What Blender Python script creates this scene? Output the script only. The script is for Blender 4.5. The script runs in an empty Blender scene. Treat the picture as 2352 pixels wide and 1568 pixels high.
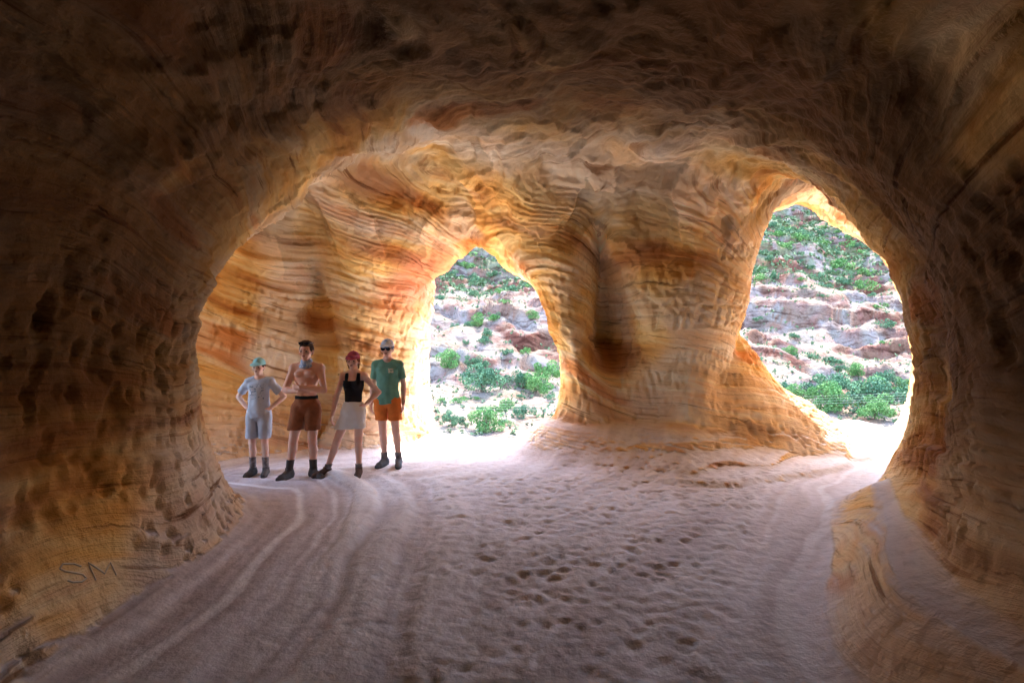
import bpy, numpy as np, math, random, time
from mathutils import Vector
from mathutils.bvhtree import BVHTree
T0=time.time()
random.seed(5)
scene=bpy.context.scene
COL=scene.collection
# ---------------------------------------------------------------- noise
_r=np.random.default_rng(11)
PERM=np.concatenate([_r.permutation(256)]*3).astype(np.int32)
G=_r.normal(size=(256,3)); G/=np.linalg.norm(G,axis=1)[:,None]; G=G.astype(np.float32)
def perlin(p):
    p=np.asarray(p,dtype=np.float32)
    fl_=np.floor(p);i=fl_.astype(np.int32); f=p-fl_; i&=255
    u=f*f*f*(f*(f*6-15)+10)
    out=0
    for dx in (0,1):
        wx=u[:,0] if dx else 1-u[:,0]
        a=PERM[(i[:,0]+dx)&255]
        for dy in (0,1):
            wy=wx*(u[:,1] if dy else 1-u[:,1])
            b=PERM[(a+i[:,1]+dy)&255]
            for dz in (0,1):
                wz=u[:,2] if dz else 1-u[:,2]
                g=G[PERM[(b+i[:,2]+dz)&255]]
                out=out+wy*wz*(g[:,0]*(f[:,0]-dx)+g[:,1]*(f[:,1]-dy)+g[:,2]*(f[:,2]-dz))
    return out
def fbm(p,o=4,gain=.5,lac=2.03):
    s=0;a=1.
    for k in range(o):
        s=s+a*perlin(p*(lac**k)+k*17.3); a*=gain
    return s
def worley(p):
    p=np.asarray(p,dtype=np.float32)
    i=np.floor(p).astype(np.int32); f=p-i
    F1=np.full(len(p),9.,np.float32)
    for dx in (-1,0,1):
        a=PERM[(i[:,0]+dx)&255]
        for dy in (-1,0,1):
            b=PERM[(a+i[:,1]+dy)&255]
            for dz in (-1,0,1):
                q=G[PERM[(b+i[:,2]+dz)&255]]*.5+.5
                d=(q[:,0]+dx-f[:,0])**2+(q[:,1]+dy-f[:,1])**2+(q[:,2]+dz-f[:,2])**2
                F1=np.minimum(F1,d)
    return np.sqrt(F1)
def ss(a,b,x):
    t=np.clip((x-a)/(b-a),0,1); return t*t*(3-2*t)
def smin(a,b,k):
    h=np.clip(.5+.5*(b-a)/k,0,1); return b*(1-h)+a*h-k*h*(1-h)
def smax(a,b,k): return -smin(-a,-b,k)
def rampnp(v,stops):
    p=[s[0] for s in stops];return np.stack([np.interp(v,p,[s[1][k] for s in stops]) for k in range(3)],1)
# ---------------------------------------------------------------- meshing
def surface_nets(F,org,h):
    nx,ny,nz=F.shape; ins=F<0
    s=np.zeros((nx-1,ny-1,nz-1),np.uint8)
    offs=[(a,b,c) for a in (0,1) for b in (0,1) for c in (0,1)]
    for a,b,c in offs: s+=ins[a:nx-1+a,b:ny-1+b,c:nz-1+c]
    act=(s>0)&(s<8)
    I=np.argwhere(act); idx=np.full(act.shape,-1,np.int32); idx[act]=np.arange(len(I))
    val={o:F[I[:,0]+o[0],I[:,1]+o[1],I[:,2]+o[2]] for o in offs}
    acc=np.zeros((len(I),3)); cnt=np.zeros(len(I))
    for o in offs:
        for ax in range(3):
            if o[ax]==0:
                q=list(o);q[ax]=1;q=tuple(q)
                va,vb=val[o],val[q]; m=(va<0)!=(vb<0)
                t=np.where(m,va/np.where(m,va-vb,1),0)
                for k in range(3): acc[:,k]+=m*(o[k]+(t if k==ax else 0))
                cnt+=m
    V=(I+acc/cnt[:,None])*h+np.asarray(org)
    Q=[]
    for a in range(3):
        b=(a+1)%3;c=(a+2)%3
        lo=[slice(None)]*3;hi=[slice(None)]*3
        lo[a]=slice(0,-1);hi[a]=slice(1,None)
        for k in (b,c): lo[k]=slice(1,-1);hi[k]=slice(1,-1)
        A=ins[tuple(lo)];B=ins[tuple(hi)]
        for sgn,m in ((1,A&~B),(-1,~A&B)):
            J=np.argwhere(m)
            J[:,b]+=1;J[:,c]+=1
            def cell(db,dc):
                K=J.copy();K[:,b]+=db;K[:,c]+=dc
                return idx[K[:,0],K[:,1],K[:,2]]
            q=np.stack([cell(-1,-1),cell(0,-1),cell(0,0),cell(-1,0)],1)
            if sgn<0:q=q[:,::-1]
            Q.append(q)
    return V,np.concatenate(Q)
def mk_mesh(name,V,Q,smooth=True):
    me=bpy.data.meshes.new(name)
    V=np.asarray(V,np.float32);Q=np.asarray(Q,np.int32);k=Q.shape[1]
    me.vertices.add(len(V));me.vertices.foreach_set("co",V.ravel())
    me.loops.add(Q.size);me.loops.foreach_set("vertex_index",Q.ravel())
    me.polygons.add(len(Q));me.polygons.foreach_set("loop_start",np.arange(0,Q.size,k,dtype=np.int32))
    me.polygons.foreach_set("loop_total",np.full(len(Q),k,np.int32))
    me.update(calc_edges=True)
    if smooth: me.polygons.foreach_set("use_smooth",np.ones(len(me.polygons),bool))
    return me
def set_attr(me,name,arr):
    if arr.shape[1]==4:
        a=me.attributes.new(name,'FLOAT_COLOR','POINT');a.data.foreach_set("color",arr.astype(np.float32).ravel())
    else:
        a=me.attributes.new(name,'FLOAT_VECTOR','POINT');a.data.foreach_set("vector",arr.astype(np.float32).ravel())
def mk_obj(name,me,mat=None,parent=None):
    o=bpy.data.objects.new(name,me);COL.objects.link(o)
    if mat and me: me.materials.append(mat)
    if parent:o.parent=parent
    return o
def vnormals(V,Q):
    n=np.cross(V[Q[:,2]]-V[Q[:,0]],V[Q[:,3]]-V[Q[:,1]])
    N=np.zeros_like(V)
    for k in range(3):
        w=np.zeros(len(V))
        for c in range(4): w+=np.bincount(Q[:,c],weights=n[:,k],minlength=len(V))
        N[:,k]=w
    return N/np.maximum(np.linalg.norm(N,axis=1),1e-9)[:,None]
def subdiv(V,Q,lv=1):
    me=mk_mesh("tmp",V,Q);o=bpy.data.objects.new("tmp",me);COL.objects.link(o)
    m=o.modifiers.new("s","SUBSURF");m.levels=lv;m.render_levels=lv
    dg=bpy.context.evaluated_depsgraph_get();e=o.evaluated_get(dg);em=e.to_mesh()
    V2=np.zeros(len(em.vertices)*3,np.float32);em.vertices.foreach_get("co",V2)
    L=np.zeros(len(em.loops),np.int32);em.loops.foreach_get("vertex_index",L)
    e.to_mesh_clear();bpy.data.objects.remove(o);bpy.data.meshes.remove(me)
    return V2.reshape(-1,3).astype(np.float64),L.reshape(-1,4)
# ---------------------------------------------------------------- node helpers
class NT:
    def __init__(s,name):
        s.m=bpy.data.materials.new(name);s.m.use_nodes=True;s.t=s.m.node_tree
        s.b=s.t.nodes["Principled BSDF"]
        s.tc=s.t.nodes.new("ShaderNodeTexCoord").outputs["Object"]
    def put(s,inp,v):
        if isinstance(v,bpy.types.NodeSocket): s.t.links.new(v,inp)
        else:
            if isinstance(v,tuple) and len(v)==3 and inp.type=='RGBA': v=v+(1,)
            inp.default_value=v
    def attr(s,name,o="Color"):
        n=s.t.nodes.new("ShaderNodeAttribute");n.attribute_name=name;return n.outputs[o]
    def map(s,v,sc=(1,1,1),rot=(0,0,0),loc=(0,0,0)):
        n=s.t.nodes.new("ShaderNodeMapping");s.put(n.inputs["Vector"],v)
        n.inputs["Scale"].default_value=sc;n.inputs["Rotation"].default_value=rot;n.inputs["Location"].default_value=loc
        return n.outputs[0]
    def noise(s,v,scale,detail=4,rough=.55,out="Fac",dist=0):
        n=s.t.nodes.new("ShaderNodeTexNoise");s.put(n.inputs["Vector"],v)
        n.inputs["Scale"].default_value=scale;n.inputs["Detail"].default_value=detail
        n.inputs["Roughness"].default_value=rough;n.inputs["Distortion"].default_value=dist
        return n.outputs[out]
    def math(s,op,a,b=0.,c=0.,clamp=False):
        n=s.t.nodes.new("ShaderNodeMath");n.operation=op;n.use_clamp=clamp
        s.put(n.inputs[0],a);s.put(n.inputs[1],b);s.put(n.inputs[2],c);return n.outputs[0]
    def rng(s,v,a,b,c=0.,d=1.,sm=False):
        n=s.t.nodes.new("ShaderNodeMapRange");n.interpolation_type='SMOOTHSTEP' if sm else 'LINEAR'
        s.put(n.inputs["Value"],v)
        for k,x in zip(("From Min","From Max","To Min","To Max"),(a,b,c,d)): n.inputs[k].default_value=x
        return n.outputs[0]
    def ramp(s,v,stops):
        n=s.t.nodes.new("ShaderNodeValToRGB");s.put(n.inputs[0],v);e=n.color_ramp.elements
        while len(e)<len(stops): e.new(.5)
        for q,(p,c) in zip(e,stops): q.position=p;q.color=c+(1,)
        return n.outputs[0]
    def mix(s,f,a,b,mode='MIX'):
        n=s.t.nodes.new("ShaderNodeMix");n.data_type='RGBA';n.blend_type=mode
        s.put(n.inputs[0],f);s.put(n.inputs[6],a);s.put(n.inputs[7],b);return n.outputs[2]
    def sep(s,v):
        n=s.t.nodes.new("ShaderNodeSeparateXYZ");s.put(n.inputs[0],v);return n.outputs
    def bump(s,h,strength=.5,dist=.02,nrm=None):
        n=s.t.nodes.new("ShaderNodeBump");n.inputs["Strength"].default_value=strength;n.inputs["Distance"].default_value=dist
        s.put(n.inputs["Height"],h)
        return n.outputs[0]
    def fin(s,col,rough=.9,nrm=None,spec=.2):
        s.put(s.b.inputs["Base Color"],col);s.put(s.b.inputs["Roughness"],rough);s.b.inputs["Specular IOR Level"].default_value=spec
        if nrm is not None:s.put(s.b.inputs["Normal"],nrm)
        return s.m
# ---------------------------------------------------------------- materials
def mat_sandstone():
    t=NT("sandstone")
    c=t.attr("rock_col");ff=t.attr("rock_col","Alpha");W=t.attr("strata","Vector")
    fine=t.noise(t.map(W,(.7,.7,17)),1.,4,.62)
    grit=t.noise(t.tc,9,4,.62)
    lines=t.ramp(fine,[(.30,(.40,.29,.22)),(.38,(.95,.93,.91)),(.60,(1.04,1.03,1.0)),(.67,(.72,.61,.53))])
    # bedding planes : thin partings that fade in and out along the rock
    ph=t.math('FRACT',t.math('ADD',t.math('MULTIPLY',t.sep(W)[2],5.3),t.math('MULTIPLY',grit,.5)))
    part_=t.rng(t.math('ABSOLUTE',t.math('SUBTRACT',ph,.5)),.0,.08,1.,0.)
    part_=t.math('MULTIPLY',part_,t.rng(t.noise(t.map(W,(1.3,1.3,2.6)),1.,2,.6),.50,.66))
    part_=t.math('MULTIPLY',part_,t.rng(ff,0,.5,1.,0.))
    lines=t.mix(t.math('MULTIPLY',part_,.6),lines,(.40,.25,.16))
    sand=t.ramp(grit,[(.32,(.84,.82,.82)),(.5,(1,1,1)),(.7,(1.05,1.04,1.04))])
    c=t.mix(1.,c,t.mix(ff,lines,sand),'MULTIPLY')
    h=t.math('ADD',t.math('MULTIPLY',fine,t.rng(ff,0,1,.8,.1)),t.math('MULTIPLY',grit,t.rng(ff,0,1,.8,.45)))
    h=t.math('SUBTRACT',h,t.math('MULTIPLY',part_,.25))
    return t.fin(c,.92,t.bump(h,.75,.05),.1)
def mat_hill():
    t=NT("canyon_rock");c=t.attr("rock_col");st=t.attr("strata","Vector")
    n1=t.noise(t.tc,.55,6,.72);n2=t.noise(t.map(st,(.12,.12,1.6)),1.,3,.6)
    c=t.mix(1.,c,t.ramp(n1,[(.34,(.55,.50,.48)),(.5,(1,1,1)),(.66,(1.15,1.12,1.1))]),'MULTIPLY')
    c=t.mix(t.math('MULTIPLY',t.attr("rock_col","Alpha"),.85),c,t.mix(1.,c,t.ramp(n2,[(.36,(.36,.28,.27)),(.5,(1.05,1.05,1.05))]),'MULTIPLY'))
    return t.fin(c,.95,t.bump(t.math('ADD',n1,t.math('MULTIPLY',n2,.6)),.8,1.),.05)
def mat_leaf(name,a,b):
    t=NT(name);c=t.mix(t.rng(t.noise(t.tc,2.2,1),.38,.62),a,b)
    return t.fin(c,.8,None,.1)
def mat_bark():
    t=NT("bark");return t.fin(t.ramp(t.noise(t.map(t.tc,(3,3,.6)),4,2),[(.3,(.09,.06,.045)),(.7,(.24,.18,.14))]),.95)
def mat_cloth(name,a,b=None,scale=9,rough=.9):
    t=NT(name);b=b or tuple(x*.8 for x in a)
    n=t.noise(t.tc,scale,3,.6)
    return t.fin(t.mix(t.rng(n,.35,.65),a,b),rough,None,.15)
def mat_skin(name,c):
    t=NT(name);r=tuple([min(1,c[0]*1.02),c[1]*.82,c[2]*.78])
    return t.fin(t.mix(t.rng(t.noise(t.tc,12,2),.4,.7),c,r),.55,None,.35)
SAND=mat_sandstone();HILL=mat_hill();BARK=mat_bark()

# ---------------------------------------------------------------- cave
def crom(pts,n=8):
    P=np.array(pts,float);out=[]
    for i in range(len(P)):
        p0,p1,p2,p3=P[i-1],P[i],P[(i+1)%len(P)],P[(i+2)%len(P)]
        for k in range(n):
            t=k/n
            out.append(.5*((2*p1)+(-p0+p2)*t+(2*p0-5*p1+4*p2-p3)*t*t+(-p0+3*p1-3*p2+p3)*t**3))
    return np.array(out)
def sdpoly(X,Y,P):
    X=np.asarray(X,np.float32);Y=np.asarray(Y,np.float32)
    d=np.full(X.shape,1e9,np.float32);ins=np.zeros(X.shape,bool)
    for i in range(len(P)):
        a=P[i-1];b=P[i];e=b-a;wx=X-np.float32(a[0]);wy=Y-np.float32(a[1]);e0,e1=np.float32(e[0]),np.float32(e[1])
        t=np.clip((wx*e0+wy*e1)/max(float(e@e),1e-9),0,1)
        d=np.minimum(d,(wx-e0*t)**2+(wy-e1*t)**2)
        if a[1]!=b[1]:
            c=((a[1]>Y)!=(b[1]>Y))&(X<(b[0]-a[0])*(Y-a[1])/(b[1]-a[1])+a[0]);ins^=c
    d=np.sqrt(d);return np.where(ins,-d,d)
OUT=crom([(-2.3,-1.9),(0,-2.3),(2.0,-1.8),(2.4,0),(2.4,1.8),(2.55,3.0),(3.3,4.4),(4.05,5.7),(5.0,6.9),(5.85,7.9),(6.3,8.8),(7.0,9.8),(9,10.8),(13,12),(13,18),(-13,18),(-13,14),(-5,13.4),(-2.2,12.4),(-1.55,11.4),(-1.6,10.6),(-1.95,9.8),(-2.45,9.35),(-2.8,9.4),(-3.05,9.75),(-3.35,9.75),(-3.6,9.35),(-3.95,9.0),(-4.4,8.6),(-4.8,7.7),(-4.5,6.9),(-3.6,6.35),(-3.1,5.6),(-2.9,4.6),(-2.85,3),(-2.8,1),(-2.6,-.8)])
# outline of the pillar high up (two lobes with a deep hollow between) and low down (waist)
PIL=crom([(.75,9.3),(.70,8.8),(.98,8.40),(1.3,8.75),(1.55,9.6),(1.85,8.9),(2.1,8.2),(2.6,7.8),(3.2,8.1),(3.65,9.0),(3.75,10.1),(3.3,10.9),(2.4,11.0),(1.4,10.7),(.85,10.0)])
PIL2=crom([(.80,9.3),(.95,8.95),(1.3,8.8),(1.75,8.9),(2.15,8.8),(2.65,8.4),(3.2,8.6),(3.6,9.3),(3.65,10.1),(3.3,10.9),(2.4,11.0),(1.4,10.7),(.9,10.0)])
H0=.05
lo=np.array([-6.2,-3.,-1.6]);hi=np.array([8.2,13.4,5.4])
xs=np.arange(lo[0],hi[0],H0);ys=np.arange(lo[1],hi[1],H0);zs=np.arange(lo[2],hi[2],H0)
X,Y=np.meshgrid(xs,ys,indexing='ij')
dO=sdpoly(X,Y,OUT);dP=sdpoly(X,Y,PIL);dP2=sdpoly(X,Y,PIL2)
def lip(x,y): return y-(10.75-.13*x)
def floor_h(X,Y,dO,dP):
    s=lip(X,Y)
    f=-.75*np.where(s>0,s*s/(s+.5),0)
    bench=ss(-.85,-.30,dO+.04*np.sin(Y*2.3))*ss(.6,1.3,X)*ss(6.9,5.2,Y)*ss(.3,1.2,Y)
    f=f+.42*bench
    g=ss(2.5,3.5,X)*ss(7.9,9.3,Y)
    ramp_=smax(1.30-1.25*dP,.82-.36*(dP-.7),.6)
    f=np.maximum(f,g*np.clip(ramp_,0,2)+f*(1-g)-.10*(1-g))
    q=dP+.16*np.sin(X*1.9+Y)
    skirt=.50*ss(1.3,-.1,q)**1.6*ss(10.4,9.4,Y)
    gs=ss(1.2,2.4,X)*ss(10,9,Y)
    return f+skirt+.06*gs*(ss(1.5,1.38,q)+ss(1.05,.95,q+.1*np.sin(X*5))+ss(.65,.57,q))
fh=floor_h(X,Y,dO,dP2)
nearP=ss(1.3,.2,dP2)
Rr=2.4-1.6*ss(2.9,3.9,X)*nearP-1.0*nearP*ss(2.0,.6,X)-1.2*ss(-1.2,-1.7,X)*ss(9.0,9.8,Y)
Hc=np.interp(Y,[-3,4,6.5,8,9.5,11,13],[3.7,3.8,3.95,4.25,4.15,4.0,4.0])+.66*np.clip((X-1)/2.3,0,1)*ss(6,9,Y)*ss(6.8,4.0,X)
Hc=Hc-.30*ss(2.0,.2,X)*ss(8.3,9.6,Y)
zc=1.5
yc=10.5-.06*(X+.5)+.2*np.sin(X*1.7)+.55*ss(3.,4.5,X)
F=np.empty((len(xs),len(ys),len(zs)),np.float32)
for k,z in enumerate(zs):
    g=.11*max(0,z-1.1)**1.3
    sh=g*ss(2.9,1.3,X)
    fi=np.clip((X+sh-xs[0])/H0,0,len(xs)-1.001);i0=fi.astype(int);fr=fi-i0
    J=np.broadcast_to(np.arange(len(ys)),X.shape)
    dPs=dP[i0,J]*(1-fr)+dP[i0+1,J]*fr
    dPs2=dP2[i0,J]*(1-fr)+dP2[i0+1,J]*fr
    wz=ss(-.6,.6,z-1.35-.45*ss(1.7,2.7,X))
    d2=smax(dO,-(dPs*wz+dPs2*(1-wz)),.3)
    a=np.clip(d2+Rr,0,None)/Rr
    hz=(Hc-zc) if z>zc else 2.6
    v=(np.sqrt(a*a+((z-zc)/hz)**2)-1)*1.6
    v=smax(v,fh-z,.12)
    e=(yc+.03*(z-2)**2-Y)
    e=smax(e,d2,.2)
    e=smax(e,fh-z,.12)
    v=smin(v,e,.45)
    fill_hole=np.sqrt(((Y-6.95)/.88)**2+((z-1.95)/1.65)**2)-1+0*X  # added opening in the left alcove, unseen from the camera, lets in fill daylight
    fill_hole=np.maximum(fill_hole,X+4.1)
    v=smin(v,fill_hole,.2)
    F[:,:,k]=-v
V,Q=surface_nets(F,lo,H0);del F
V,Q=subdiv(V,Q,1)
print("cave verts",len(V),time.time()-T0)
N=vnormals(V,Q)
Vx,Vy,Vz=V.T
dOv=sdpoly(Vx,Vy,OUT[::2]);dPv=sdpoly(Vx,Vy,PIL2)
fl=ss(.62,.9,N[:,2])*ss(.8,.4,Vz)
wall=1-fl;ceil=ss(.25,.7,-N[:,2])
pl=ss(.9,.3,dPv)
tablet=ss(-2.0,-2.3,Vx)*ss(3.0,3.2,Vy)*ss(4.15,3.95,Vy)*ss(.05,.15,Vz)*ss(.75,.6,Vz)
benchm=ss(.8,1.3,Vx)*ss(7.2,6.6,Vy)*ss(.75,.45,Vz)
wallr=wall*(1-.85*tablet)*(1-.85*benchm)
disp=wall*(.10*fbm(V*.55,2)+.05*fbm(V*np.array([1.5,1.5,1.9])+9,3)*(1-.8*tablet)*(1-.6*benchm))
wp=V+.40*np.stack([fbm(V*.42+3,2),fbm(V*.42+31,2),fbm(V*.42+57,2)],1)
s=wp@np.array([.26,.10,1.])+.05*perlin(V*1.3)
def saw(x):
    f=x-np.floor(x);return f*ss(1.,.86,f)
q1=s*2.2+.5*perlin(V*.6+7);q2=s*8.5+.8*perlin(V*.9+17);q3=s*17+.8*perlin(V*1.3+27)
hard=ss(-.15,.2,perlin(np.stack([wp[:,0]*.5,wp[:,1]*.5,s*1.2],1)+50))
hard1=ss(-.1,.3,perlin(V*.7+250))*(1-.5*pl)
disp+=wallr*(.060*hard1*(saw(q1)-.4)+.034*hard*(1-.4*pl)*(saw(q2)-.4)+.012*(1-hard)*(saw(q3)-.4))
F1=worley(wp*np.array([4.6,4.6,2.3])+perlin(V*2)[:,None]*.8)
msk=ss(-.2,.08,perlin(V*.7+5))*ss(2.9,2.2,Vz)*ss(.15,.5,Vz)
disp-=.055*wallr*(1-ceil)*msk*ss(.50,.12,F1)
F1b=worley(wp*np.array([9.5,9.5,4.6])+40+perlin(V*3)[:,None]*.5)
disp-=wallr*(1-ceil)*ss(3.3,2.6,Vz)*ss(-.35,-.05,perlin(V*.9+15))*.034*ss(.50,.18,F1b)
# peeling slabs of the roof : thin tilted plates
rf=ss(2.0,3.0,Vz)
t=fbm(wp*np.array([.9,.45,.35])+71,4,.48)*4.6
fr=t-np.floor(t);tl=np.floor(t)
pk=ss(-.25,.15,perlin(V*.6+310))
disp+=ceil*wall*rf*(.030+.030*pk)*(tl+.45*fr+.55*ss(.80,1.,fr))
t2=fbm(wp*np.array([2.4,1.1,1.])+171,4,.5)*3.8;f2_=t2-np.floor(t2);disp+=ceil*rf*.024*(np.floor(t2)+.5*f2_+.5*ss(.8,1.,f2_))
disp+=ceil*rf*.016*(saw(s*20+1.2*perlin(V*1.1+400))-.4)
wl=dOv+.45*fbm(np.stack([Vx*.5,Vy*.35,Vz*0],1)+2,3)
rid=perlin(np.stack([wl*3.0,Vy*.12,0*Vz+3],1));rid2=perlin(np.stack([wl*8.5,Vy*.2,0*Vz+8],1))
side=ss(-3.3,-1.6,dOv)*ss(0.4,-1.1,Vx)*ss(8.3,7.3,Vy)+.5*ss(-2.0,-1.0,dOv)*ss(.6,1.6,Vx)*ss(8.5,7.,Vy)
crest=ss(.03,.22,rid)
disp+=fl*side*(.07*rid+.025*crest+.022*rid2)
disp+=fl*.035*fbm(V*.7+12,2)
Fa=worley(np.stack([Vx*10.+1.2*perlin(V*3),Vy*9+1.2*perlin(V*3+9),0*Vz+.5],1))
Fd=worley(np.stack([Vx*7+.9*perlin(V*2),Vy*6.2+.9*perlin(V*2+9),0*Vz+3.5],1))
trod=ss(-.9,-1.5,dOv)*ss(8.6,7.4,Vy)*ss(-.6,-.15,perlin(V*.7+33))*(1-.8*side)
fd=ss(.42,.24,Fd)*ss(-.25,.1,perlin(V*1.5+3))
disp-=fl*trod*(.010*ss(.44,.25,Fa)+.020*fd-.006)
disp+=fl*trod*.012*fbm(V*7,2)
FONT={'N':[(0,0,0,1),(0,1,1,0),(1,0,1,1)],'O':[(0,.2,0,.8),(0,.8,.3,1),(.3,1,.7,1),(.7,1,1,.8),(1,.8,1,.2),(1,.2,.7,0),(.7,0,.3,0),(.3,0,0,.2)],
'L':[(0,0,0,1),(0,0,.8,0)],'Y':[(0,1,.5,.5),(1,1,.5,.5),(.5,.5,.5,0)],'E':[(0,0,0,1),(0,1,.8,1),(0,.5,.7,.5),(0,0,.8,0)],'T':[(.5,0,.5,1),(0,1,1,1)],
'M':[(0,0,0,1),(0,1,.5,.4),(.5,.4,1,1),(1,1,1,0)],'I':[(.5,0,.5,1)],'G':[(1,.8,.6,1),(.6,1,.2,1),(.2,1,0,.7),(0,.7,0,.3),(0,.3,.3,0),(.3,0,1,0),(1,0,1,.45),(1,.45,.6,.45)],
'U':[(0,1,0,.2),(0,.2,.3,0),(.3,0,.7,0),(.7,0,1,.2),(1,.2,1,1)],'S':[(1,.85,.7,1),(.7,1,.2,1),(.2,1,0,.75),(0,.75,.9,.4),(.9,.4,.9,.15),(.9,.15,.6,0),(.6,0,0,.1)],
'A':[(0,0,.5,1),(.5,1,1,0),(.2,.4,.8,.4)],'R':[(0,0,0,1),(0,1,.8,.9),(.8,.9,.8,.6),(.8,.6,0,.5),(.3,.5,1,0)],'K':[(0,0,0,1),(0,.4,1,1),(.3,.6,1,0)],'B':[(0,0,0,1),(0,1,.8,.8),(.8,.8,0,.5),(0,.5,.9,.25),(.9,.25,0,0)],'+':[(.5,.1,.5,.9),(0,.5,1,.5)]}
segs=[]
def carve(txt,x0,z0,w,h,gap=.35,slope=0.,lw=.022,dp=.035):
    x=x0
    for i,c in enumerate(txt):
        if c!=' ':
            for (p,q,r,u) in FONT[c]:
                segs.append((x+p*w,z0+q*h+slope*(x+p*w-x0),x+r*w,z0+u*h+slope*(x+r*w-x0),lw,dp))
        x+=w*(1+gap)
carve("NO",1.92,2.42,.16,.27,.35,0,.024,.045)
carve("LYNETTE",2.05,1.92,.14,.25,.35,.06,.020,.045)
carve("MIGUEL",2.45,1.42,.11,.17,.35,.05,.015,.03)
carve("KB+L",1.1,1.75,.08,.13);carve("ARLO",2.8,2.85,.1,.16,.4,.1);carve("TIM",2.2,1.15,.09,.13);carve("SAM",3.1,1.1,.1,.14)
for i in range(26):
    f=lambda t:(2.10+.35*math.sin(t)**3*1.05,2.56+.023*(13*math.cos(t)-5*math.cos(2*t)-2*math.cos(3*t)-math.cos(4*t)))
    p=f(i/26*6.2832);q=f((i+1)/26*6.2832);segs.append((p[0],p[1],q[0],q[1],.020,.032))
pm=np.where((dPv<1.1)&(Vy<10.2)&(N[:,1]<.1)&(Vz>.8)&(Vz<3.3))[0]
dd=np.zeros(len(pm));px=Vx[pm];pz=Vz[pm]
for (x1,z1,x2,z2,lw,dp) in segs:
    ex,ez=x2-x1,z2-z1;L=ex*ex+ez*ez+1e-9
    tt=np.clip(((px-x1)*ex+(pz-z1)*ez)/L,0,1);d=np.hypot(px-x1-ex*tt,pz-z1-ez*tt)
    dd=np.maximum(dd,dp*ss(lw*1.9,lw*.5,d))
disp[pm]-=dd
V=V+N*disp[:,None]
N=vnormals(V,Q)
stv=fbm(np.stack([wp[:,0]*.35,wp[:,1]*.35,s*2.2],1)+90,4)
A_=rampnp(stv,[(-.45,(.52,.20,.05)),(-.2,(.86,.47,.13)),(-.05,(.94,.66,.27)),(.08,(.92,.55,.17)),(.22,(.95,.76,.44)),(.42,(.76,.33,.11))])
B_=rampnp(stv,[(-.45,(.58,.38,.22)),(-.15,(.88,.66,.40)),(0,(.94,.81,.60)),(.15,(.88,.62,.36)),(.4,(.95,.83,.64))])
pt=fbm(V*.5+120,3);m=ss(-.10,.20,pt-.06*ss(6,9,Vy)+.10*ss(5,2,Vy))[:,None]
colv=A_*(1-m)+B_*m
butt=ss(-3.0,-2.8,Vx)*ss(-.6,-1.2,Vx)*ss(9.0,9.6,Vy)
bc=(butt*ss(2.6,1.8,Vz)*.6)[:,None];colv=colv*(1-bc)+B_*bc
redb=np.maximum(ss(.12,.25,fbm(V*.8+260,3))*ss(8.5,10.,Vy)*ss(2.,3.,Vz),butt*ss(2.0,2.6,Vz+.5*perlin(V*1.5)))[:,None]
redb=np.maximum(redb,(ss(3.1,3.5,Vx)*ss(9.1,9.6,Vy)*ss(2.1,2.6,Vz+.4*perlin(V*1.5)))[:,None]*.8*ss(1.5,.8,dPv)[:,None])
colv=colv*(1-.75*redb)+np.array([.82,.31,.17])*.75*redb
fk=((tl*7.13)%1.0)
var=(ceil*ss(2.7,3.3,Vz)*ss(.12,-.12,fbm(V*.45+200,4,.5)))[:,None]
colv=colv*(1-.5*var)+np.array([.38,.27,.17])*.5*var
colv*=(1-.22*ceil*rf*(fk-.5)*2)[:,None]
near_shade=(ss(7.4,4.2,Vy+.6*perlin(V*.8+99))*ss(.2,1.7,Vz)*ss(-.75,-.3,fbm(V*.7+220,3,.4)))[:,None]  # brown rock tone plus shade of the near walls painted into the colour
colv=colv*(1-.93*near_shade)+np.array([.10,.046,.018])*.93*near_shade
lowm=(ss(1.4,.2,Vz)*ss(-.35,.1,fbm(V*.8+140,2))*.7*(1-.6*ss(1.,3.,Vx)*ss(8,6,Vy)))[:,None]
L_=rampnp(stv,[(-.4,(.66,.51,.41)),(0,(.84,.72,.61)),(.3,(.72,.57,.47))])
gl=(ss(-.5,-2,Vx)*ss(6.5,5,Vy))[:,None];L_=L_*(1-gl)+np.array([.58,.54,.54])*gl
colv=colv*(1-lowm)+L_*lowm
nf=ss(.70,.88,N[:,2])*ss(.60,.35,Vz)
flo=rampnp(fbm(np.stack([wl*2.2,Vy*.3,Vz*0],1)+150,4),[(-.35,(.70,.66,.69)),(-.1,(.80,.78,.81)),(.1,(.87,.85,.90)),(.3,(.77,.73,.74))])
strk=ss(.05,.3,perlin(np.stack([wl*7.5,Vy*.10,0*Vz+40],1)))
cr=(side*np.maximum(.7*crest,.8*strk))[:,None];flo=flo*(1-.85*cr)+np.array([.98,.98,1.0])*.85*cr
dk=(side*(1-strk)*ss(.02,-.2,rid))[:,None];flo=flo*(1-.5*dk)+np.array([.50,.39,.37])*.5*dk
td=(fl*trod*fd)[:,None];flo=flo*(1-.12*td)
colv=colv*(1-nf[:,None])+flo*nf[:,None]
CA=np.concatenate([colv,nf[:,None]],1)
SP=np.stack([wp[:,0],wp[:,1],s],1)
C=V[Q].mean(1);CN=N[Q].mean(1)
dPc=dPv[Q[:,0]];dOc=dOv[Q[:,0]]
nn=.25*perlin(C*1.3)
isf=(CN[:,2]>.6)&(C[:,2]<.5+nn*.3)
isp=(~isf)&(dPc<-dOc)&(dPc<1.15+nn)&(C[:,2]<3.15+nn)&(C[:,2]>-.6)
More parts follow.
